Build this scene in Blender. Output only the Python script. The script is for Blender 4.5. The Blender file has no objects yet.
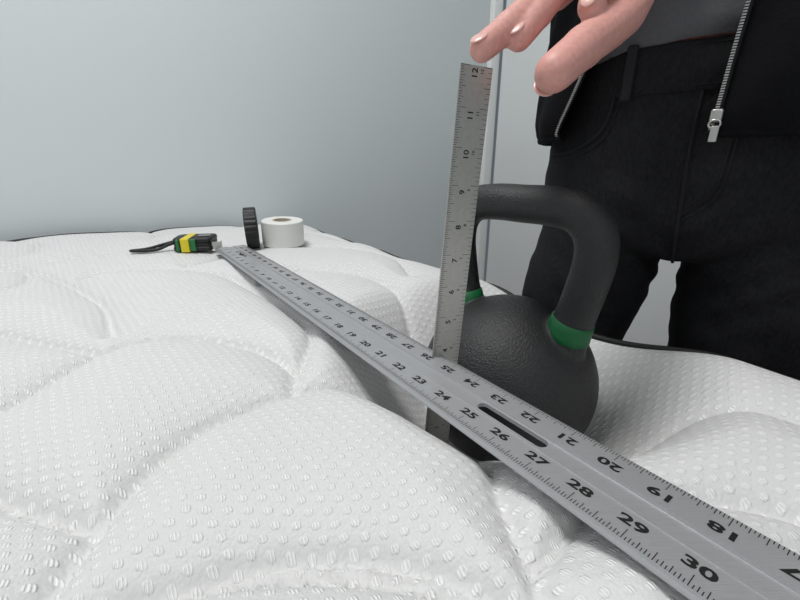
import bpy, bmesh, math, random
import numpy as np
from mathutils import Vector, Matrix, noise
from mathutils.bvhtree import BVHTree
random.seed(4)
E1=Vector((.5876,-.8091,0)); E2=Vector((.8091,.5876,0)); UP=Vector((0,0,1))
FLOOR=-.70
def P(a,b,z=0): return E1*a+E2*b+UP*z
def lin(c):
    r=[]
    for v in c:
        v=v/255; r.append(v/12.92 if v<=.04045 else ((v+.055)/1.055)**2.4)
    return (*r,1)
# ---------------- materials
def mat(name,col,rough=.5,metal=0,bump=0,bscale=50,var=0,sss=0,stretch=None,spec=.5,bdist=.001,detail=4):
    m=bpy.data.materials.new(name); m.use_nodes=True
    N=m.node_tree.nodes; L=m.node_tree.links; bs=N['Principled BSDF']
    bs.inputs['Base Color'].default_value=lin(col); bs.inputs['Roughness'].default_value=rough
    bs.inputs['Metallic'].default_value=metal; bs.inputs['Specular IOR Level'].default_value=spec
    if sss:
        bs.inputs['Subsurface Weight'].default_value=sss
        bs.inputs['Subsurface Radius'].default_value=(.01,.004,.002)
        bs.inputs['Subsurface Scale'].default_value=.6
    tc=N.new('ShaderNodeTexCoord'); mp=N.new('ShaderNodeMapping'); L.new(tc.outputs['Object'],mp.inputs[0])
    if stretch: mp.inputs['Scale'].default_value=stretch
    nz=N.new('ShaderNodeTexNoise'); nz.inputs['Scale'].default_value=bscale; nz.inputs['Detail'].default_value=detail
    L.new(mp.outputs[0],nz.inputs['Vector'])
    if bump:
        b=N.new('ShaderNodeBump'); b.inputs['Strength'].default_value=bump; b.inputs['Distance'].default_value=bdist
        L.new(nz.outputs['Fac'],b.inputs['Height']); L.new(b.outputs[0],bs.inputs['Normal'])
    if var:
        r=N.new('ShaderNodeValToRGB'); c=lin(col)
        r.color_ramp.elements[0].position=.3; r.color_ramp.elements[1].position=.7
        r.color_ramp.elements[0].color=(*[x*(1-var) for x in c[:3]],1)
        r.color_ramp.elements[1].color=(*[min(1,x*(1+var)) for x in c[:3]],1)
        L.new(nz.outputs['Fac'],r.inputs[0]); L.new(r.outputs[0],bs.inputs['Base Color'])
    return m
M={}
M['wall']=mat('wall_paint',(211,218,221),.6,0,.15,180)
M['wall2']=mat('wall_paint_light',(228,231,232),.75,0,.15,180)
M['ceil']=mat('ceiling_paint',(235,235,232),.9)
M['trim']=mat('trim_white',(245,246,246),.45)
M['floor']=mat('floor_grey',(140,132,124),.5,0,.1,30,.15)
M['side']=mat('mattress_border',(150,152,156),.9,0,.4,400)
M['pipe']=mat('piping_black',(22,22,24),.6)
M['wood']=mat('bed_base_fabric',(60,60,64),.9,0,.3,300)
M['iron']=mat('kettlebell_powder_coat',(36,36,38),.44,0,.9,560,.2,bdist=.0011)
M['green']=mat('green_band',(16,100,54),.5)
M['alu']=mat('brushed_aluminium',(180,181,183),.42,.5,.3,60,.07,stretch=(1,40,40),bdist=.0003)
M['steel']=mat('satin_steel',(184,183,179),.36,.7,.12,300,.05)
M['ink']=mat('ink_black',(12,12,13),.6)
M['skin']=mat('skin',(218,160,151),.5,0,.2,300,.08,sss=.15)
M['nail']=mat('fingernail',(232,184,176),.25)
M['denim']=mat('black_denim',(30,30,33),.85,0,.8,420,.35,stretch=(1,1,.45),spec=.2)
M['denim2']=mat('denim_seam',(36,36,39),.85,spec=.2)
M['fleece']=mat('black_fleece',(19,19,22),.95,0,.5,500,.2,spec=.15)
M['shirt']=mat('grey_jersey',(88,88,92),.9,0,.5,400,.1)
M['zip']=mat('zipper_metal',(205,203,198),.28,.9)
M['hair']=mat('hair_brown',(60,40,28),.5,0,.8,200,.3,stretch=(1,1,.1))
M['white']=mat('white_tape',(228,228,225),.5)
M['card']=mat('cardboard_core',(200,190,175),.9)
M['black']=mat('black_rubber',(16,16,17),.5,0,.5,200)
M['yellow']=mat('yellow_plastic',(225,205,40),.4)
M['tgreen']=mat('green_plastic',(30,110,60),.45)
M['eye']=mat('eye_white',(235,235,235),.2); M['iris']=mat('iris',(50,35,25),.2); M['lip']=mat('lips',(185,95,90),.45)
M['shoe']=mat('shoe',(35,35,38),.6); M['sole']=mat('shoe_sole',(225,225,222),.6)

def fabric():
    m=bpy.data.materials.new('quilted_knit_fabric'); m.use_nodes=True
    N=m.node_tree.nodes; L=m.node_tree.links; bs=N['Principled BSDF']
    def mth(op,a,b=None,c=None):
        n=N.new('ShaderNodeMath'); n.operation=op
        for i,v in enumerate((a,b,c)):
            if v is None: continue
            if isinstance(v,(int,float)): n.inputs[i].default_value=v
            else: L.new(v,n.inputs[i])
        return n.outputs[0]
    uv=N.new('ShaderNodeUVMap'); rt=N.new('ShaderNodeMapping'); rt.inputs['Rotation'].default_value=(0,0,math.radians(33))
    # a little irregularity in the knit
    wn=N.new('ShaderNodeTexNoise'); wn.inputs['Scale'].default_value=25; L.new(uv.outputs[0],wn.inputs['Vector'])
    vm=N.new('ShaderNodeVectorMath'); vm.operation='MULTIPLY_ADD'; L.new(wn.outputs['Color'],vm.inputs[0]); vm.inputs[1].default_value=(.006,.006,0); L.new(uv.outputs[0],vm.inputs[2])
    L.new(vm.outputs[0],rt.inputs[0])
    sp=N.new('ShaderNodeSeparateXYZ'); L.new(rt.outputs[0],sp.inputs[0])
    A,B=sp.outputs[0],sp.outputs[1]
    x=mth('DIVIDE',B,.0098); y=mth('DIVIDE',A,.0062)
    row=mth('FLOOR',y); par=mth('FLOORED_MODULO',row,2.0)
    x=mth('MULTIPLY_ADD',par,.5,x)
    fx=mth('SUBTRACT',mth('FRACT',x),.5); fy=mth('SUBTRACT',mth('FRACT',y),.5)
    ex=mth('POWER',mth('ABSOLUTE',mth('DIVIDE',fx,.27)),2.0); ey=mth('POWER',mth('ABSOLUTE',mth('DIVIDE',fy,.32)),2.0)
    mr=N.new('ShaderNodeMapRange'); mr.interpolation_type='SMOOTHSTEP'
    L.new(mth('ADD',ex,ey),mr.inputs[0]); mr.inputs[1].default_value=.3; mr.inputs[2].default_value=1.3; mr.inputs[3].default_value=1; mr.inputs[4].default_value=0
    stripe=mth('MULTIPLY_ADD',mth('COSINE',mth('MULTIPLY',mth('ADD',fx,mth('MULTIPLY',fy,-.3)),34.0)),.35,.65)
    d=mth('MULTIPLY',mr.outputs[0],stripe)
    vo=N.new('ShaderNodeTexVoronoi'); vo.inputs['Scale'].default_value=560; L.new(rt.outputs[0],vo.inputs['Vector'])
    waf=mth('MULTIPLY',vo.outputs['Distance'],-.40)
    h=mth('ADD',d,waf)
    bp=N.new('ShaderNodeBump'); bp.inputs['Strength'].default_value=.8; bp.inputs['Distance'].default_value=.00085
    L.new(h,bp.inputs['Height']); L.new(bp.outputs[0],bs.inputs['Normal'])
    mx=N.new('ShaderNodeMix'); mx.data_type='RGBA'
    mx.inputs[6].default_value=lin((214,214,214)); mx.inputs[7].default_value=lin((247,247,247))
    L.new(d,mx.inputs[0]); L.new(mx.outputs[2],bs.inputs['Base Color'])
    bs.inputs['Roughness'].default_value=.6
    return m
M['fabric']=fabric()

# ---------------- helpers
def link(o,parent=None):
    bpy.context.scene.collection.objects.link(o)
    if parent is not None: o.parent=parent
    return o
def empty(name):
    e=bpy.data.objects.new(name,None); e.empty_display_size=.05; return link(e)
def mesh_obj(name,V,F,m,parent=None,smooth=True,mats=None,idx=None):
    me=bpy.data.meshes.new(name); me.from_pydata([tuple(v) for v in V],[],F); me.update()
    for mm in (mats or [m]): me.materials.append(mm)
    if idx is not None: me.polygons.foreach_set('material_index',idx)
    me.polygons.foreach_set('use_smooth',[smooth]*len(me.polygons))
    return link(bpy.data.objects.new(name,me),parent)
def join(parts):
    V=[];F=[]
    for v,f in parts:
        o=len(V); V+=list(v); F+=[tuple(i+o for i in q) for q in f]
    return V,F
def catmull(pts,n=8,closed=False):
    pts=[Vector(p) for p in pts]; out=[]; k=len(pts)
    rng=range(k) if closed else range(k-1)
    for i in rng:
        if closed: p0,p1,p2,p3=pts[i-1],pts[i],pts[(i+1)%k],pts[(i+2)%k]
        else:
            p1,p2=pts[i],pts[i+1]; p0=pts[i-1] if i>0 else p1*2-p2; p3=pts[i+2] if i+2<k else p2*2-p1
        for j in range(n):
            t=j/n; out.append(.5*((2*p1)+(p2-p0)*t+(2*p0-5*p1+4*p2-p3)*t*t+(3*p1-p0-3*p2+p3)*t**3))
    if not closed: out.append(pts[-1])
    return out
def tube(path,rad,n=16,caps=True,closed=False,flat=1,ref=None):
    """swept round (or flattened) section; rounded ends"""
    path=[Vector(p) for p in path]
    if isinstance(rad,(int,float)): rad=[rad]*len(path)
    rad=list(rad)
    if caps and not closed:
        d0=(path[0]-path[1]).normalized(); d1=(path[-1]-path[-2]).normalized(); r0,r1=rad[0],rad[-1]
        A=[];B=[];RA=[];RB=[]
        for k in range(4,0,-1):
            th=k/4.4*math.pi/2; A.append(path[0]+d0*r0*math.sin(th)); RA.append(r0*math.cos(th))
        for k in range(1,5):
            th=k/4.4*math.pi/2; B.append(path[-1]+d1*r1*math.sin(th)); RB.append(r1*math.cos(th))
        path=A+path+B; rad=RA+rad+RB
    V=[];F=[];k=len(path); T=[]
    for i in range(k):
        if closed: t=path[(i+1)%k]-path[i-1]
        else: t=path[min(i+1,k-1)]-path[max(i-1,0)]
        T.append(t.normalized())
    u=Vector(ref) if ref is not None else (Vector((0,0,1)) if abs(T[0].z)<.9 else Vector((1,0,0)))
    for i in range(k):
        u=(u-T[i]*u.dot(T[i])).normalized(); w=T[i].cross(u)
        for j in range(n):
            an=2*math.pi*j/n; V.append(path[i]+u*(math.cos(an)*rad[i]*flat)+w*(math.sin(an)*rad[i]))
    for i in range(k if closed else k-1):
        for j in range(n):
            a=i*n+j;b=i*n+(j+1)%n;c=((i+1)%k)*n+(j+1)%n;d=((i+1)%k)*n+j
            F.append((a,d,c,b))
    if not closed:
        F.append(tuple(range(n))); F.append(tuple(reversed(range((k-1)*n,k*n))))
    return V,F
def loft(rings,cap=True,closed=True):
    n=len(rings[0]);V=[p for r in rings for p in r];F=[]
    for i in range(len(rings)-1):
        for j in range(n if closed else n-1):
            F.append((i*n+j,i*n+(j+1)%n,(i+1)*n+(j+1)%n,(i+1)*n+j))
    if cap: F.append(tuple(reversed(range(n)))); F.append(tuple(range((len(rings)-1)*n,len(rings)*n)))
    return V,F
def ellipsoid(c,r,rot=None,nu=20,nv=12):
    c=Vector(c);V=[];F=[];R=rot or Matrix.Identity(3)
    for i in range(1,nv):
        th=math.pi*i/nv
        for j in range(nu):
            ph=2*math.pi*j/nu; V.append(c+R@Vector((r[0]*math.sin(th)*math.cos(ph),r[1]*math.sin(th)*math.sin(ph),r[2]*math.cos(th))))
    for i in range(nv-2):
        for j in range(nu): F.append((i*nu+j,(i+1)*nu+j,(i+1)*nu+(j+1)%nu,i*nu+(j+1)%nu))
    V+= [c+R@Vector((0,0,r[2])),c-R@Vector((0,0,r[2]))]; t=len(V)-2
    for j in range(nu): F.append((t,j,(j+1)%nu)); F.append((t+1,(nv-2)*nu+(j+1)%nu,(nv-2)*nu+j))
    return V,F
def box(c,ax,ay,az,sx,sy,sz):
    c=Vector(c);V=[]
    for z in(-1,1):
        for y in(-1,1):
            for x in(-1,1): V.append(c+ax*x*sx/2+ay*y*sy/2+az*z*sz/2)
    return V,[(0,2,3,1),(4,5,7,6),(0,1,5,4),(2,6,7,3),(0,4,6,2),(1,3,7,5)]
def bake(o):
    dg=bpy.context.evaluated_depsgraph_get(); dg.update(); me=bpy.data.meshes.new_from_object(o.evaluated_get(dg))
    o.modifiers.clear(); old=o.data; o.data=me; bpy.data.meshes.remove(old)
    me.polygons.foreach_set('use_smooth',[True]*len(me.polygons)); me.update()
def fused(name,parts,m,voxel,smooth=6,parent=None,fac=.5):
    V,F=join(parts); o=mesh_obj(name,V,F,m,parent)
    r=o.modifiers.new('r','REMESH'); r.mode='VOXEL'; r.voxel_size=voxel; r.use_smooth_shade=True
    s=o.modifiers.new('s','SMOOTH'); s.iterations=smooth; s.factor=fac
    bake(o); return o
def bevel(o,w,seg=3):
    b=o.modifiers.new('b','BEVEL'); b.width=w; b.segments=seg; b.limit_method='ANGLE'; b.angle_limit=math.radians(40)
    wn=o.modifiers.new('wn','WEIGHTED_NORMAL'); return o
_tc={}
def text_geo(s,size,off=0):
    k=(s,size,off)
    if k in _tc: return _tc[k]
    c=bpy.data.curves.new('t','FONT'); c.body=s; c.size=size; c.align_x='CENTER'; c.align_y='CENTER'; c.offset=off; c.resolution_u=3
    o=bpy.data.objects.new('t',c); bpy.context.scene.collection.objects.link(o)
    dg=bpy.context.evaluated_depsgraph_get(); dg.update(); me=o.evaluated_get(dg).to_mesh()
    V=[v.co.copy() for v in me.vertices]; F=[tuple(p.vertices) for p in me.polygons]
    o.evaluated_get(dg).to_mesh_clear(); bpy.data.objects.remove(o); bpy.data.curves.remove(c)
    _tc[k]=(V,F); return V,F
def text_at(s,size,org,ax,ay,sx=1,off=0):
    V,F=text_geo(s,size,off); return [org+ax*v.x*sx+ay*v.y for v in V],F

# ---------------- graduated rulers first (text conversion is quick in a light scene)
IN=.0254; S0=-.787; SL=48*IN+.004; bl,br=.1512,.2040; bm=(bl+br)/2
se=empty('straightedge_ruler')
# profile across b : raised flats with a shallow centre channel, two thin rails
prof=[(bl-.0012,-.0035),(bl-.0012,-.0026),(bl,-.0012),(bl+.0006,0),(bm-.0080,0),(bm-.0076,.0005),(bm-.0062,.0005),(bm-.0054,-.0009),(bm+.0054,-.0009),(bm+.0062,.0005),(bm+.0076,.0005),(bm+.0080,0),(br-.0006,0),(br,-.0012),(br+.0012,-.0026),(br+.0012,-.0035)]
slots=[(S0+x,S0+x+.052) for x in (.038+.01,24.9*IN,46*IN)]
sw=.0042
def seg(a0,a1,pr):
    return loft([[P(a0,b,z) for b,z in pr],[P(a1,b,z) for b,z in pr]])
cuts=[S0]+[v for s in slots for v in s]+[S0+SL]
parts=[]
left=[p for p in prof if p[0]<=bm-.005]+[(bm-sw,-.0009),(bm-sw,-.0035)]
right=[(bm+sw,-.0035),(bm+sw,-.0009)]+[p for p in prof if p[0]>=bm+.005]
for i in range(len(cuts)-1):
    if i%2==0: parts.append(seg(cuts[i],cuts[i+1],prof))
    else:
        parts+= [seg(cuts[i],cuts[i+1],left),seg(cuts[i],cuts[i+1],right)]
        for end,sg in((cuts[i],1),(cuts[i+1],-1)):   # rounded slot ends
            for q in(-1,1):
                # fillet between the straight slot end and its side
                arc=[(end+sg*sw*(1-math.cos(t)),bm+q*sw*math.sin(t)) for t in np.linspace(.0,math.pi/2,7)]
                poly=[(end,bm+q*sw)]+arc
                top=[P(a,b,-.0009) for a,b in poly]
                bot=[p-UP*.0026 for p in top]; parts.append(loft([bot,top]))
o=mesh_obj('aluminium_bar',*join(parts),M['alu'],se,False)
ink=[]
def tick(a,b0,b1,w=.00036,z=.00012):
    return [P(a-w/2,b0,z),P(a+w/2,b0,z),P(a+w/2,b1,z),P(a-w/2,b1,z)],[(0,1,2,3)]
for k in range(0,48*16+1):
    a=S0+.002+k*IN/16
    ln=.0068 if k%16==0 else .0054 if k%8==0 else .0042 if k%4==0 else .0032 if k%2==0 else .0023
    ink.append(tick(a,bl+.0008,bl+.0008+ln)); ink.append(tick(a,br-.0008-ln,br-.0008))
for k in range(1,48):
    a=S0+.002+k*IN
    ink.append(text_at(str(k),.0078,P(a,bl+.0122,.00012),E1,E2,1.6,.00026))
    ink.append(text_at(str(48-k),.0078,P(a,br-.0122,.00012),-E1,-E2,1.6,.00026))
mesh_obj('graduations',*join(ink),M['ink'],se,False)

rt=Vector((.0507,.300,.212)); rb_=Vector((.0325,.300,-.0925))
rb_.z=rt.z-.3048
rz=(rt-rb_).normalized(); rx=Vector((math.cos(.42),math.sin(.42),0)); rx=(rx-rz*rx.dot(rz)).normalized(); rn=rx.cross(rz)
sr=empty('steel_ruler')
RWd=.0254
mid=(rt+rb_)/2
o=mesh_obj('steel_blade',*box(mid,rx,rn,rz,RWd,.0011,.3048),M['steel'],sr,False); bevel(o,.0003,2)
ink=[]
fo=rn*.0007
for k in range(0,12*16+1):
    c=rb_+rz*min(max(k*IN/16,.0002),.3045)+fo
    ln=.0072 if k%16==0 else .0052 if k%8==0 else .0040 if k%4==0 else .0030 if k%2==0 else .0022
    for s in(-1,1):
        if s==1 and k%2: continue
        p0=c+rx*s*(RWd/2-.0003); p1=c+rx*s*(RWd/2-.0003-ln); w=rz*.00014
        ink.append(([p0-w,p0+w,p1+w,p1-w],[(0,1,2,3)]))
for k in range(1,13):
    c=rb_+rz*(k*IN-.0045)+fo
    ink.append(text_at(str(k),.0062,c-rx*.0012,rz,-rx,1.1,.0001))
    c2=rb_+rz*(k*IN-.003)+fo
    ink.append(text_at(str(k),.0034,c2+rx*.0045,rz,-rx,1,.00005))
mesh_obj('graduations',*join(ink),M['ink'],sr,False)

# ---------------- room
BW=-1.185; RW=1.305
def slab(name,c,sx,sy,sz,m): return mesh_obj(name,*box(c,E1,E2,UP,sx,sy,sz),m,smooth=False)
ZC=1.8; zc=(ZC+FLOOR)/2; hz_=ZC-FLOOR
slab('floor',P(.6,-.7,FLOOR-.05),3.7,4.2,.1,M['floor'])
slab('ceiling',P(.6,-.7,ZC+.05),3.7,4.2,.1,M['ceil'])
slab('wall_back',P(BW-.05,-.7,zc),.1,4.1,hz_,M['wall'])
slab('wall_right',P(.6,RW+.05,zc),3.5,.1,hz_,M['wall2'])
slab('wall_left',P(.6,-2.65,zc),3.5,.1,hz_,M['wall'])
slab('wall_front',P(2.35,-.7,zc),.1,4.1,hz_,M['wall'])
bevel(slab('trim_1',P(BW+.012,RW-.024,zc),.024,.046,hz_-.002,M['trim']),.004)
bevel(slab('baseboard_back',P(BW+.008,-.7,FLOOR+.05),.014,3.8,.1,M['trim']),.004)
bevel(slab('baseboard_right',P(.6,RW-.008,FLOOR+.05),3.3,.014,.1,M['trim']),.004)

# ---------------- kettlebell placement data
KC=Vector((.113,.375,-.066)); KR=.0890

# ---------------- mattress
A0,A1,B0,B1=-1.15,.90,-1.25,.45; CR=.07
seams=[
 [(-.175,.09),(-.131,.105),(-.1025,.119),(-.064,.1265),(-.0215,.1275),(.0125,.122),(.046,.108),(.07,.085)],
 [(-.143,.07),(-.151,.134),(-.150,.1816),(-.134,.2298),(-.0855,.275),(-.024,.29),(.03,.27),(.055,.2)],
 [(-.30,.20),(-.295,.27),(-.281,.343),(-.233,.375),(-.156,.36),(-.1,.32),(-.0855,.275)],
 [(.055,.21),(.0548,.178),(.057,.146),(.0595,.12),(.063,.08),(.06,.03)],
 [(-.45,.395),(-.41,.385),(-.337,.36),(-.285,.34)],
 [(-.72,.60),(-.6,.615),(-.5,.57),(-.38,.48),(-.30,.38)],
 [(-.49,.57),(-.45,.63),(-.3,.62),(-.19,.52),(-.10,.40),(-.09,.31)],
 [(-.2,.56),(-.16,.63),(-.06,.61),(.0,.52),(.03,.42)],
 [(-.36,.66),(-.28,.78),(-.135,.8),(-.02,.74),(.02,.6)],
 [(-.60,.66),(-.52,.78),(-.40,.80),(-.32,.74)],
 [(.09,.2),(.13,.235),(.175,.262),(.234,.272),(.28,.24),(.31,.19)],
 [(.06,.13),(.12,.17),(.2,.16),(.24,.1),(.24,.03)],
 [(-.06,.86),(.0,.9),(-.08,.98),(-.2,1.0)],[(-.5,.84),(-.36,.95),(-.22,.97),(-.1,.86)],
 [(-.15,.15),(-.22,.17),(-.30,.20)],
]
polys=[[(p.x,p.y) for p in catmull([(x,y,0) for x,y in s],6)] for s in seams]
# the same scalloped quilting carried on over the rest of the bed
R=.13
for i in range(-14,10):
    for j in range(-14,10):
        cx=i*2*R+(R if j%2 else 0)-.03; cy=j*.17+.02
        if (-.62<cx<.38 and .02<cy<.98): continue
        a=cx*E1.x+cy*E1.y; b=cx*E2.x+cy*E2.y
        if not(A0-.15<a<A1+.15 and B0-.15<b<B1+.15): continue
        polys.append([(cx+R*math.cos(t),cy+.9*R*math.sin(t)) for t in np.linspace(0,math.pi,14)])
segs=np.array([(p[i][0],p[i][1],p[i+1][0],p[i+1][1]) for p in polys for i in range(len(p)-1)])
def seamdist(X,Y):
    D=np.full(X.shape,9.0)
    for x0,y0,x1,y1 in segs:
        dx,dy=x1-x0,y1-y0; l=dx*dx+dy*dy+1e-12
        m=(np.abs(X-x0)<.16)&(np.abs(Y-y0)<.16)
        if not m.any(): continue
        xs,ys=X[m],Y[m]; t=np.clip(((xs-x0)*dx+(ys-y0)*dy)/l,0,1)
        D[m]=np.minimum(D[m],np.hypot(xs-x0-t*dx,ys-y0-t*dy))
    return np.minimum(D,.16)
def sstep(x): x=np.clip(x,0,1); return x*x*(3-2*x)
def height(a,b):
    X=a*E1.x+b*E2.x; Y=a*E1.y+b*E2.y
    d=seamdist(X,Y)
    ca,cb=(A0+A1)/2,(B0+B1)/2; qa=np.abs(a-ca)-((A1-A0)/2-CR); qb=np.abs(b-cb)-((B1-B0)/2-CR)
    e=-(np.hypot(np.maximum(qa,0),np.maximum(qb,0))+np.minimum(np.maximum(qa,qb),0)-CR); e=np.maximum(e,0)
    r=np.hypot(X-KC.x,Y-KC.y)
    far=sstep((Y-.45)/.4)
    z=-.004-(.0195-.009*far)*np.exp(-(d/.026))-.0045*np.exp(-(d/.0035)**2)
    z-=(.022-.012*far*(b<.3))*np.exp(-e/.020)
    z+=.014*sstep((-X-.42)/.5)*far
    dep=.145*(1-sstep((r-.05)/.15))*(1-.55*np.exp(-e/.045))
    k=1-sstep((r-.04)/.12)
    z=z*(1-.6*k)-dep
    z-=.0015*(np.sin(X*31+Y*17)+np.sin(Y*43-X*11)+2)*.5
    return z
def axis(lo,hi,f0,f1,fine,coarse):
    out=[];x=lo
    while x<hi-1e-6:
        out.append(x); x+=fine if f0<=x<f1 else coarse
    out.append(hi); return np.array(out)
av=axis(A0,A1,-.8,.10,.0036,.010); bv=axis(B0,B1,-.40,.46,.0036,.010)
AA,BB=np.meshgrid(av,bv,indexing='ij')
ca,cb=(A0+A1)/2,(B0+B1)/2; ha,hb=(A1-A0)/2-CR,(B1-B0)/2-CR
ra=np.maximum(np.abs(AA-ca)-ha,0); rb=np.maximum(np.abs(BB-cb)-hb,0)
mxx=np.maximum(ra,rb); hy=np.hypot(ra,rb); sc=np.where(hy>1e-9,mxx/np.maximum(hy,1e-9),1)
both=(ra>0)&(rb>0); sc=np.where(both,sc,1)
AA=ca+np.sign(AA-ca)*(np.minimum(np.abs(AA-ca),ha)+ra*sc); BB=cb+np.sign(BB-cb)*(np.minimum(np.abs(BB-cb),hb)+rb*sc)
ZZ=height(AA,BB)
na,nb=AA.shape
XX=AA*E1.x+BB*E2.x; YY=AA*E1.y+BB*E2.y
V=np.stack([XX,YY,ZZ],-1).reshape(-1,3).tolist(); UVs=np.stack([AA,BB],-1).reshape(-1,2).tolist()
F=[(i*nb+j,(i+1)*nb+j,(i+1)*nb+j+1,i*nb+j+1) for i in range(na-1) for j in range(nb-1)]; idx=[0]*len(F)
loop=[i*nb for i in range(na)]+[(na-1)*nb+j for j in range(1,nb)]+[i*nb+nb-1 for i in range(na-2,-1,-1)]+[j for j in range(nb-2,0,-1)]
def ring(dz_frac,out):
    ids=[]
    for q in loop:
        x,y,z=V[q]; a,b=UVs[q]
        da,db=a-ca,b-cb; na_=max(abs(da)-ha,0)*np.sign(da); nb_=max(abs(db)-hb,0)*np.sign(db); l=math.hypot(na_,nb_) or 1
        a2,b2=a+na_/l*out,b+nb_/l*out; zz=z*(1-dz_frac)-.28*dz_frac
        V.append((a2*E1.x+b2*E2.x,a2*E1.y+b2*E2.y,zz)); UVs.append([a2,b2+zz]); ids.append(len(V)-1)
    return ids
prev=loop
for fr,ou in((.08,.006),(.3,.012),(.5,.013),(.75,.012),(.93,.008),(1,0)):
    cur=ring(fr,ou)
    for k in range(len(loop)):
        k2=(k+1)%len(loop); F.append((prev[k],prev[k2],cur[k2],cur[k])); idx.append(1)
    prev=cur
F.append(tuple(prev)); idx.append(1)
mattress=mesh_obj('mattress',V,F,None,mats=[M['fabric'],M['side']],idx=idx)
ul=mattress.data.uv_layers.new(name='UVMap')
li=np.empty(len(mattress.data.loops),dtype=np.int32); mattress.data.loops.foreach_get('vertex_index',li)
ul.data.foreach_set('uv',np.array(UVs)[li].ravel())
path=[Vector(V[q])+UP*(.001) for q in loop][::2]
mesh_obj('piping',*tube(path,.0042,8,closed=True),M['pipe'],mattress)
def surf(x,y):
    a=x*E1.x+y*E1.y;b=x*E2.x+y*E2.y
    return float(height(np.array([a]),np.array([b]))[0])
def surfmax(x,y,r):
    t=np.tile(np.linspace(0,6.28,16),3); k=np.repeat([0,.5,1],16)*r
    X=x+k*np.cos(t); Y=y+k*np.sin(t)
    return float(height(X*E1.x+Y*E1.y,X*E2.x+Y*E2.y).max())
# bed base
bb=empty('bed_base')
o=mesh_obj('foundation',*box(P(ca,cb,-.38),E1,E2,UP,A1-A0-.02,B1-B0-.02,.195),M['wood'],bb,False); bevel(o,.02)
for i,(x,y) in enumerate(((A0+.12,B0+.12),(A0+.12,B1-.12),(A1-.12,B0+.12),(A1-.12,B1-.12))):
    mesh_obj('leg_%d'%(i+1),*tube([P(x,y,-.46),P(x,y,FLOOR)],[.03,.022],20,caps=False),M['pipe'],bb)

# ---------------- kettlebell
kbE=empty('kettlebell')
th=math.radians(46); kq=Vector((math.cos(th),-math.sin(th),0))
def K(q,z): return KC+kq*q+UP*z
hp=[(-.050,.045),(-.0590,.078),(-.066,.110),(-.0705,.140),(-.067,.162),(-.052,.177),(-.027,.181),(0,.181)]
hp=hp+[(-q,z) for q,z in hp[-2::-1]]
path=catmull([K(q,z) for q,z in hp],8)
def hr(p):
    z=(p-KC).z
    return .0172+.0085*max(0,(.095-z)/.06)**1.5 if z<.095 else .0172
parts=[tube(path,[hr(p) for p in path],28)]
rings=[]
for i in range(29):
    a0_=-math.asin(.080/KR); a=a0_+(math.pi/2-a0_)*i/28
    rr=KR*math.cos(a); zz=KR*math.sin(a)
    rings.append([KC+Vector((max(rr,.004)*math.cos(t),max(rr,.004)*math.sin(t),zz)) for t in np.linspace(0,2*math.pi,48,endpoint=False)])
parts.append(loft(rings))
fused('iron_casting',parts,M['iron'],.0022,8,kbE)
for side in(0,1):
    pp=[p for p in path if .064<(p-KC).z<.094 and ((p-KC).dot(kq)>0)==(side==1)]
    pp=sorted(pp,key=lambda p:p.z); p0,p1=pp[0],pp[-1]
    q=[p0.lerp(p1,t) for t in(.05,.07,.3,.5,.74,.76)]
    rad=[hr(v)+(.0002 if i in(0,5) else .0009) for i,v in enumerate(q)]
    mesh_obj('green_band_%d'%(side+1),*tube(q,rad,40,caps=False),M['green'],kbE)

# ---------------- tape measure
tm=empty('tape_measure')
tx,ty=-.383,.744; tz=surfmax(tx,ty,.03)+.0005
tS=.78
tx_=Vector((.98,.2,0)).normalized()*tS; ty_=Vector((-.2,.98,0)).normalized()*tS; UT=UP*.72; TC=Vector((tx,ty,tz))
def outline(s):
    pts=[]
    for cxx,cyy,a0,rr in((.034,.026,0,.010),(-.026,.018,90,.020),(-.026,-.018,180,.018),(.034,-.026,270,.008)):
        for t in range(7):
            an=math.radians(a0+t*15); pts.append(((cxx+rr*math.cos(an))*s,(cyy+rr*math.sin(an))*s))
    return pts
def case(z0,z1,s0,s1,name,m):
    lv=[(z0,s0*.93),(z0+.002,s0),(z1-.002,s1),(z1,s1*.93)]
    mesh_obj(name,*loft([[TC+tx_*x+ty_*y+UT*z for x,y in outline(s)] for z,s in lv]),m,tm,True)
case(0,.012,1,1,'case_lower',M['black']); case(.011,.022,.97,.97,'case_mid',M['black']); case(.021,.033,1,.98,'case_upper',M['black'])
def tb(name,x,w,m,ext=.0795,h=.030):
    o=mesh_obj(name,*box(TC+tx_*x+UT*.0168,tx_,ty_,UT,w,ext,h),m,tm,False); bevel(o,.002)
tb('green_panel_1',-.030,.008,M['tgreen'],.0785)
tb('yellow_panel',-.014,.019,M['yellow'],h=.0345)
tb('green_panel_2',.003,.013,M['tgreen'],.0785)
bl_=[TC+tx_*x+ty_*-.024+UT*.012 for x in(.036,.060)]
mesh_obj('blade',*box((bl_[0]+bl_[1])/2,tx_,ty_,UT,.026,.0012,.018),M['steel'],tm,False)
mesh_obj('hook',*box(bl_[1]+tx_*.002-UT*.001,tx_,ty_,UT,.0015,.010,.024),M['steel'],tm,False)
mesh_obj('belt_clip',*box(TC+UT*.0345+tx_*.022,tx_,ty_,UT,.026,.014,.0015),M['steel'],tm,False)
st=catmull([TC+tx_*x+ty_*y+UP*z for x,y,z in((-.040,-.01,.015),(-.055,-.02,.012),(-.075,-.028,.006),(-.100,-.034,.005),(-.132,-.030,.005),(-.100,-.026,.007),(-.07,-.016,.012),(-.040,-.002,.017))],6)
mesh_obj('wrist_strap',*tube(st,.0028,8),M['black'],tm)

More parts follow.
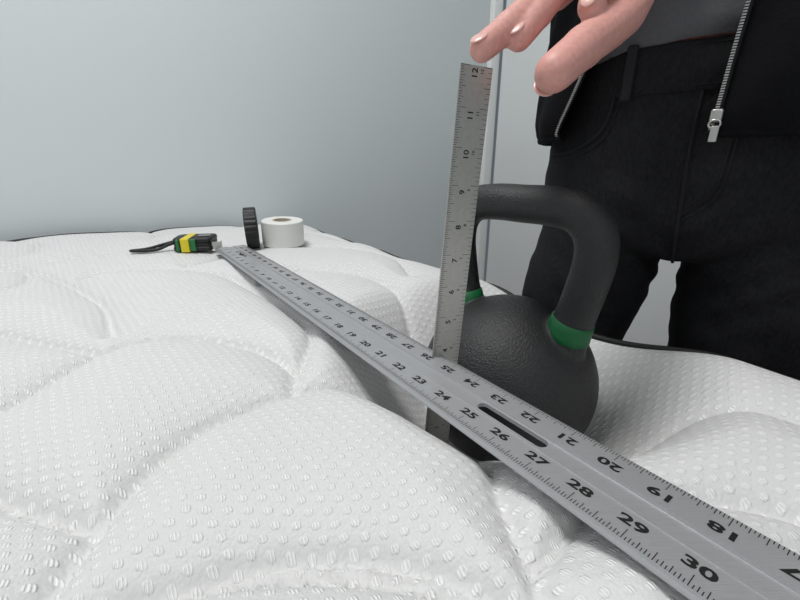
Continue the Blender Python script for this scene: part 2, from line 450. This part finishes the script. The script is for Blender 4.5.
# ---------------- rolls of tape
def roll(name,c,axis_,R,r,w,m,core,tread=False):
    e=empty(name); ax=Vector(axis_).normalized(); u=ax.orthogonal().normalized(); v=ax.cross(u)
    n=72; prof=[(r,-w/2),(R-.0015,-w/2),(R,-w/2+.0015),(R,w/2-.0015),(R-.0015,w/2),(r,w/2)]
    V=[];F=[];k=len(prof)
    for i in range(n):
        t=2*math.pi*i/n; d=u*math.cos(t)+v*math.sin(t)
        for rr,h in prof:
            g=rr-(.0015 if tread and i%3<1 and rr>R-.001 else 0); V.append(c+d*g+ax*h)
    for i in range(n):
        for j in range(k):
            F.append((i*k+j,i*k+(j+1)%k,((i+1)%n)*k+(j+1)%k,((i+1)%n)*k+j))
    o=mesh_obj('tape_winding',V,F,m,e,True); bevel(o,.0005,1)
    V=[];F=[]
    for i in range(n):
        t=2*math.pi*i/n; d=u*math.cos(t)+v*math.sin(t)
        for rr,h in((r+.0001,-w/2-.0003),(r+.0001,w/2+.0003),(r-.003,w/2+.0003),(r-.003,-w/2-.0003)): V.append(c+d*rr+ax*h)
    for i in range(n):
        for j in range(4): F.append((i*4+j,i*4+(j+1)%4,((i+1)%n)*4+(j+1)%4,((i+1)%n)*4+j))
    mesh_obj('core',V,F,core,e,False)
wx,wy=-.234,.800
roll('white_tape_roll',Vector((wx,wy,surfmax(wx,wy,.041)+.0245)),(0.03,-.05,1),.0405,.019,.048,M['white'],M['card'])
bx,by=-.283,.765
roll('black_tape_roll',Vector((bx,by,surfmax(bx,by,.012)+.0392)),(.95,.31,0.02),.0392,.024,.022,M['black'],M['black'],True)

# ---------------- person
pe=empty('person')
C=Vector((.335,.492,0)); W=Vector((.821,-.571,0)); Fd=Vector((-.571,-.821,0))
def Bp(s,t,z): return C+W*s+Fd*t+UP*z
def ell(z,A,Bf,Bb,s0=0,t0=0,n=40,e=2.3):
    r=[]
    for i in range(n):
        an=2*math.pi*i/n; c,s=math.cos(an),math.sin(an)
        x=A*math.copysign(abs(s)**(2/e),s); y=(Bf if c>0 else Bb)*math.copysign(abs(c)**(2/e),c)
        r.append(Bp(s0+x,t0+y,z))
    return r
pel=loft([ell(z,A,f,b,s0) for z,A,f,b,s0 in((.045,.120,.066,.085,.004),(.06,.148,.080,.105,.004),(.08,.160,.091,.112,.004),(.11,.162,.093,.112,.003),(.16,.156,.094,.106,0),(.21,.147,.095,.096,0),(.25,.140,.096,.090,0))])
legs=[]
for s,so in((-1,(-.074,-.092,-.108,-.118,-.123,-.126,-.128)),(1,(.088,.093,.096,.100,.104,.107,.110))):
    zs=(.08,-.02,-.12,-.24,-.38,-.52,-.655); rs=(.079,.0765,.070,.061,.060,.050,.048); tt=(0,0,.005,.01,-.01,-.015,-.01)
    legs.append(tube(catmull([Bp(so[i],tt[i],zs[i]) for i in range(7)],4),list(np.interp(np.linspace(0,6,25),range(7),rs)),28,caps=True,flat=1))
jeans=fused('jeans',[pel]+legs,M['denim'],.006,8,pe)
me=jeans.data
for v in me.vertices:
    p=v.co; z=p.z; s=(p-C).dot(W)
    f=noise.noise(Vector((s*9+z*6,z*16+abs(s)*14,1.3)))*.0045+noise.noise(Vector((s*20,z*38+s*20,5)))*.0032
    hip=math.exp(-((z-.04)/.07)**2)
    f+=hip*.0026*math.sin((z*1.0-abs(s-.005)*.6)*170)*max(0,1-abs(s)/.14)
    if z<.21: v.co=p+v.normal*f
me.update()
bvh=BVHTree.FromObject(jeans,bpy.context.evaluated_depsgraph_get())
def proj(s,z,off=.0008,frm=Fd):
    o=Bp(s,0,z)+Fd*.4
    h=bvh.ray_cast(o,-Fd)
    return (h[0]+h[1]*off) if h[0] is not None else Bp(s,.09,z)
def seamline(name,pts,r=.0013,m='denim2'):
    c=catmull([(s,z,0) for s,z in pts],8); mesh_obj(name,*tube([proj(p.x,p.y) for p in c],r,8),M[m],pe)
band=loft([ell(z,.140+e,.096+e,.090+e) for z,e in((.214,.001),(.216,.0024),(.235,.0026),(.254,.0028),(.256,.002),(.254,-.004))],cap=False)
mesh_obj('waistband',*band,M['denim'],pe)
for i,(z,e) in enumerate(((.2190,.0026),(.2520,.0030))):
    mesh_obj('waist_stitch_%d'%(i+1),*tube(ell(z,.140+e,.096+e,.090+e),.0005,6,closed=True),M['denim2'],pe)
seamline('fly_seam',[(.0,.214),(.0,.16),(.003,.11),(.006,.06),(.007,.045)],.0018)
seamline('fly_stitch_1',[(.030,.214),(.030,.15),(.024,.12),(.005,.10)],.0008)
seamline('fly_stitch_2',[(.034,.214),(.034,.148),(.027,.115),(.005,.093)],.0008)
seamline('pocket_seam_1',[(-.075,.214),(-.082,.185),(-.105,.165),(-.14,.158)],.002)
seamline('pocket_seam_2',[(.075,.214),(.082,.185),(.105,.165),(.14,.158)],.002)
seamline('pocket_stitch_1',[(-.069,.214),(-.077,.179),(-.103,.158),(-.14,.151)],.0008)
seamline('pocket_stitch_2',[(.069,.214),(.077,.179),(.103,.158),(.14,.151)],.0008)
for i,s in enumerate((-.064,.072)):
    p=Bp(s,.096*max(0,1-(abs(s)/.147)**2.3)**(1/2.3)+.0045,.234)
    o=mesh_obj('belt_loop_%d'%(i+1),*box(p,W,Fd,UP,.010,.005,.050),M['denim2'],pe,False); bevel(o,.002)
for i,(s,z) in enumerate(((-.080,.203),(-.128,.163))):
    p=proj(s,z,.0005); mesh_obj('rivet_%d'%(i+1),*ellipsoid(p,(.0018,.0018,.0018)),M['denim2'],pe)
tor=loft([ell(z,A,f,b) for z,A,f,b in((.22,.132,.088,.084),(.26,.128,.087,.08),(.30,.124,.082,.08),(.40,.130,.088,.085),(.52,.150,.098,.09),(.62,.160,.085,.085),(.68,.10,.06,.07),(.71,.06,.05,.06))])
neck=tube([Bp(0,.0,.66),Bp(0,.015,.78)],[.056,.05],24)
hc=Bp(0,.03,.875)
Rb=Matrix((W,Fd,UP)).transposed()
head=[ellipsoid(hc,(.074,.092,.105),Rb),ellipsoid(hc+Fd*.035-UP*.045,(.052,.052,.062),Rb),ellipsoid(hc+Fd*.075-UP*.085,(.022,.02,.02),Rb),
  tube([hc+Fd*.088+UP*.01,hc+Fd*.106-UP*.022],[.007,.012],12),
  ellipsoid(hc+W*.074-UP*.005,(.008,.018,.03),Rb),ellipsoid(hc-W*.074-UP*.005,(.008,.018,.03),Rb)]
fused('torso_and_head',[tor,neck]+head,M['skin'],.006,5,pe)
for s in(-1,1):
    c=hc+W*.031*s+Fd*.078+UP*.004
    mesh_obj('eye_%d'%(1 if s<0 else 2),*ellipsoid(c,(.013,.013,.010),Rb),M['eye'],pe)
    mesh_obj('iris_%d'%(1 if s<0 else 2),*ellipsoid(c+Fd*.009,(.006,.005,.006),Rb),M['iris'],pe)
    mesh_obj('eyebrow_%d'%(1 if s<0 else 2),*tube([hc+W*.016*s+Fd*.092+UP*.025,hc+W*.045*s+Fd*.082+UP*.028],.0035,8),M['hair'],pe)
mesh_obj('mouth',*ellipsoid(hc+Fd*.086-UP*.05,(.022,.008,.007),Rb),M['lip'],pe)
hr_=[ellipsoid(hc-Fd*.018+UP*.022,(.084,.094,.102),Rb),ellipsoid(hc-Fd*.06-UP*.06,(.075,.045,.12),Rb)]
fused('hair',hr_,M['hair'],.006,4,pe)
sh=loft([ell(z,A,f,b,n=96) for z,A,f,b in((.252,.138,.098,.090),(.256,.141,.102,.092),(.270,.140,.102,.092),(.295,.137,.099,.091),(.32,.135,.098,.090),(.36,.136,.097,.091),(.40,.138,.100,.093),(.52,.157,.106,.097),(.62,.165,.094,.092),(.675,.12,.07,.08))],cap=False)
o=mesh_obj('grey_shirt',*sh,M['shirt'],pe)
for v in o.data.vertices:
    s=(v.co-C).dot(W); v.co+=Fd*(.0025*math.sin(s*70+v.co.z*35)); v.co.z+=(.006*math.sin(s*22+1.6) if v.co.z<.28 else 0)
# jacket shell, open at the front
zl=[.176,.181,.195,.22,.26,.30,.36,.44,.52,.60,.66,.70]
Aj=[.168,.172,.175,.172,.168,.165,.167,.175,.186,.190,.150,.085]
Bf=[.118,.122,.126,.128,.128,.127,.125,.126,.130,.120,.095,.070]
Bb=[.112,.118,.122,.118,.112,.108,.110,.115,.118,.118,.100,.080]
leftA=[-47,-46.5,-44,-40,-33,-28,-25,-24,-23,-22,-24,-30]
rightA=[4,4,4.3,4.6,5.2,6,8,12,16,19,24,30]
n=90;rings=[]
for i,z in enumerate(zl):
    r=[];a0=math.radians(rightA[i]);a1=math.radians(360+leftA[i])
    for j in range(n):
        an=a0+(a1-a0)*j/(n-1); c,s=math.cos(an),math.sin(an); e=2.15
        fold=.003*math.sin(an*9+z*22)+.0025*math.sin(an*17-z*40)
        x=(Aj[i]+fold)*math.copysign(abs(s)**(2/e),s); y=((Bf[i] if c>0 else Bb[i])+fold)*math.copysign(abs(c)**(2/e),c)
        r.append(Bp(x,y,z))
    rings.append(r)
R2=[]
for i in range(len(rings)-1):
    for k in range(4):
        R2.append([rings[i][j].lerp(rings[i+1][j],k/4) for j in range(n)])
R2.append(rings[-1])
V,F=loft(R2,cap=False,closed=False)
jk=mesh_obj('hooded_jacket',V,F,M['fleece'],pe)
so=jk.modifiers.new('so','SOLIDIFY'); so.thickness=.005; so.offset=0
sb=jk.modifiers.new('sb','SUBSURF'); sb.levels=1; sb.render_levels=1
mesh_obj('jacket_hem',*tube(R2[0],.0045,10),M['fleece'],pe)
hood=[ellipsoid(Bp(0,-.075,.69),(.11,.05,.075),Rb),ellipsoid(Bp(-.07,-.02,.70),(.035,.06,.04),Rb),ellipsoid(Bp(.07,-.02,.70),(.035,.06,.04),Rb)]
fused('hood',hood,M['fleece'],.008,6,pe)
for side,nm in((0,'zipper_2'),(n-1,'zipper_1')):
    line=catmull([r[side] for r in R2[1:36:3]],10); parts=[]
    nrm=[];inn=[]
    for p in line:
        q=p-C; q.z=0; ou=q.normalized(); tdir=Vector((-ou.y,ou.x,0)); tdir*= (1 if tdir.dot(W)*(-1 if side==0 else 1)>0 else -1)
        nrm.append(ou); inn.append(tdir)
    tape=[p+nrm[i]*.0034+inn[i]*.001 for i,p in enumerate(line)]
    mesh_obj(nm+'_tape',*tube(tape,.0026,8),M['denim2'],pe)
    step=.0020;acc=0
    for k in range(len(line)-1):
        a,b=line[k],line[k+1];L_=(b-a).length;t=-acc
        while True:
            t+=step
            if t>L_: acc=L_-(t-step); break
            p=a.lerp(b,t/L_)
            parts.append(box(p+nrm[k]*.0052+inn[k]*.0026,inn[k],nrm[k],(b-a).normalized(),.0028,.0018,.0011))
    mesh_obj(nm+'_teeth',*join(parts),M['zip'],pe,False)
zb=R2[1][0]+Fd*.009+UP*.012
o=mesh_obj('zipper_slider',*box(zb,W,Fd,UP,.009,.006,.011),M['zip'],pe,False); bevel(o,.002)
rg=[zb+Fd*.004-UP*.007+W*(.0042*math.cos(t))+UP*(.0035*math.sin(t)) for t in np.linspace(0,2*math.pi,16,endpoint=False)]
mesh_obj('zipper_ring',*tube(rg,.0008,8,closed=True),M['zip'],pe)
o=mesh_obj('zipper_pull',*box(zb+Fd*.005-UP*.015+W*.001,W,Fd,UP,.0060,.0018,.013),M['zip'],pe,False); bevel(o,.0008)

# arms (sleeves)
def V3(*a): return Vector(a)
wr=V3(.215,.425,.362); el=V3(.095,.625,.435); shd=Bp(-.165,-.005,.625)
def sleeve(name,sh_,el_,wr_,shb):
    p=catmull([shb,sh_,sh_.lerp(el_,.5),el_,el_.lerp(wr_,.5),wr_.lerp(el_,.12)],5)
    rad=list(np.interp(np.linspace(0,5,len(p)),range(6),(.062,.064,.056,.050,.044,.036)))
    rad=[r+.002*math.sin(i*1.7) for i,r in enumerate(rad)]
    V,F=tube(p,rad,24); mesh_obj(name,V,F,M['fleece'],pe)
    a=wr_.lerp(el_,.16);b=wr_.lerp(el_,.02); mesh_obj(name+'_cuff',*tube([a,b],[.037,.035],24),M['fleece'],pe)
sleeve('sleeve_right',shd,el,wr,Bp(-.10,-.005,.64))
ringM=V3(.133,.363,.290); midM=V3(.150,.3724,.3087); indM=V3(.1702,.3735,.3241); pinM=V3(.121,.369,.274)
fing={
 'ring':([ringM,V3(.098,.3337,.2600),V3(.0740,.3165,.2385),V3(.0545,.3040,.2225)],(.0112,.0102,.0096,.0088)),
 'middle':([midM,V3(.1157,.3427,.2722),V3(.0945,.3228,.2474),V3(.0800,.3117,.2305)],(.0112,.0103,.0097,.0088)),
 'index':([indM,V3(.1484,.3420,.2917),V3(.1336,.3238,.2690),V3(.1265,.3140,.2490)],(.0112,.0103,.0096,.0088)),
 'little':([pinM,V3(.100,.356,.256),V3(.084,.345,.246),V3(.072,.336,.238)],(.0096,.0088,.0082,.0074)),
 'thumb':([V3(.182,.368,.286),V3(.1585,.336,.2505),V3(.1200,.3035,.2225),V3(.0980,.2870,.2055)],(.0175,.0145,.0132,.0126)),
}
def hand(name,wr_,fing,fore,palm_n):
    parts=[]
    for k,(j,r) in fing.items():
        path=catmull(j,5); rad=list(np.interp(np.linspace(0,3,len(path)),range(4),r))
        for q in(5,10): rad[q]*=1.07
        parts.append(tube(path,rad,16))
        base=j[0]
        if k!='thumb':
            parts.append(tube([wr_.lerp(base,.05),wr_.lerp(base,.55),base],[.018,.0145,.0120],16))
        else:
            parts.append(tube([wr_.lerp(base,.1),wr_.lerp(base,.6),base],[.018,.019,.0165],16))
            parts.append(tube([base.lerp(fing['index'][0][0],.5),base.lerp(fing['middle'][0][0],.45)],[.014,.013],14))
            parts.append(tube([j[0].lerp(j[1],.5),fing['index'][0][0].lerp(wr_,.25)],[.011,.011],14))
    for a,b in(('ring','middle'),('middle','index'),('little','ring')):
        m0=(fing[a][0][0]+fing[b][0][0])/2; parts.append(tube([wr_.lerp(m0,.2),m0],[.016,.0105],14))
    parts.append(tube([wr_,fore],[.023,.030],20))
    o=fused(name,parts,M['skin'],.0016,3,pe)
    me=o.data; nv=len(me.vertices)
    co=np.empty(nv*3); me.vertices.foreach_get('co',co); co=co.reshape(-1,3)
    no=np.empty(nv*3); me.vertices.foreach_get('normal',no); no=no.reshape(-1,3)
    for k,(j,r) in fing.items():      # knuckle creases
        for q in (1,2):
            d=np.array((j[min(q+1,3)]-j[q-1]).normalized()); w=co-np.array(j[q]); m=np.linalg.norm(w,axis=1)<r[q]*1.5
            h=w[m]@d; co[m]-=no[m]*(.0005*(.5+.5*np.cos(h*2*math.pi/.0026))*np.exp(-(h/.0045)**2))[:,None]
    me.vertices.foreach_set('co',co.ravel()); me.update()
    for k,(j,r) in fing.items():
        d=(j[3]-j[2]).normalized(); nrm=(palm_n-d*palm_n.dot(d)).normalized()
        if k=='thumb':   # the thumb is turned: its nail faces away from the palm side
            nrm=(palm_n*.2+W*.2-Fd*1.0+UP*.3); nrm=(nrm-d*nrm.dot(d)).normalized()
        s=d.cross(nrm); Rm=Matrix((s,d,nrm)).transposed()
        c=j[3]+nrm*(r[3]*.84)+d*.001
        mesh_obj(name+'_nail_'+k,*ellipsoid(c,(r[3]*.60,r[3]*.78,.0014),Rm),M['nail'],pe)
    return o
hand('hand_right',wr,fing,wr.lerp(el,.35),V3(-.45,-.55,.72).normalized())
shl=Bp(.165,-.005,.625); ell_=Bp(.235,-.03,.36); wl=Bp(.245,.05,.14)
sleeve('sleeve_left',shl,ell_,wl,Bp(.10,-.005,.64))
def H(x,y,z): return wl+Fd*x+W*y-UP*z
fl={'index':([H(.026,.004,.085),H(.034,.0,.118),H(.034,-.008,.140),H(.030,-.016,.158)],(.0105,.0095,.0088,.0078)),
 'middle':([H(.006,.006,.090),H(.012,.002,.128),H(.012,-.008,.152),H(.008,-.018,.170)],(.0108,.0098,.009,.008)),
 'ring':([H(-.013,.005,.086),H(-.010,.0,.120),H(-.011,-.010,.143),H(-.014,-.020,.160)],(.0105,.0094,.0086,.0076)),
 'little':([H(-.030,.002,.078),H(-.031,-.003,.104),H(-.032,-.011,.121),H(-.034,-.019,.135)],(.0092,.0082,.0075,.0066)),
 'thumb':([H(.020,-.006,.035),H(.040,-.012,.060),H(.052,-.016,.088),H(.056,-.020,.108)],(.015,.0125,.0112,.0098))}
hand('hand_left',wl,fl,wl.lerp(ell_,.35),W)
for i,s in enumerate((-.128,.110)):
    c=Bp(s,.02,FLOOR)
    up_=[ellipsoid(c+UP*.036-Fd*.05,(.038,.05,.036),Rb),ellipsoid(c+UP*.032+Fd*.05,(.042,.085,.026),Rb),tube([c+UP*.04-Fd*.03,c+UP*.085-Fd*.033],[.040,.044],20)]
    fused('shoe_%d'%(i+1),up_,M['shoe'],.005,4,pe)
    rr=[]
    for z,k in((0.0005,.97),(.006,1),(.018,1.0),(.022,.95)):
        rr.append([c+UP*z+Fd*(.015+.125*k*math.cos(t))+W*(.043*k*math.sin(t)*(1-.12*math.cos(t+math.pi))) for t in np.linspace(0,2*math.pi,40,endpoint=False)])
    mesh_obj('sole_%d'%(i+1),*loft(rr),M['sole'],pe)

# ---------------- lights
def area(name,loc,size,size2,power,col=(1,1,1)):
    l=bpy.data.lights.new(name,'AREA'); l.shape='RECTANGLE'; l.size=size; l.size_y=size2; l.energy=power; l.color=col
    o=link(bpy.data.objects.new(name,l)); o.location=loc; return o
area('ceiling_light',P(-.45,-.15,1.76),.5,.5,23,(1,.995,.98))
area('ceiling_light.001',P(1.5,-1.2,1.76),.9,.9,15,(.97,.99,1))
w=bpy.data.worlds.new('world'); bpy.context.scene.world=w; w.use_nodes=True
w.node_tree.nodes['Background'].inputs[0].default_value=(.8,.87,.95,1); w.node_tree.nodes['Background'].inputs[1].default_value=.3
bpy.context.scene.view_settings.view_transform='Standard'

cam=bpy.data.cameras.new('camera'); co=link(bpy.data.objects.new('camera',cam))
cam.sensor_width=36; cam.lens=18; cam.clip_start=.01
co.location=(0,0,.153); co.rotation_euler=(math.radians(90-19.3),0,0)
bpy.context.scene.camera=co
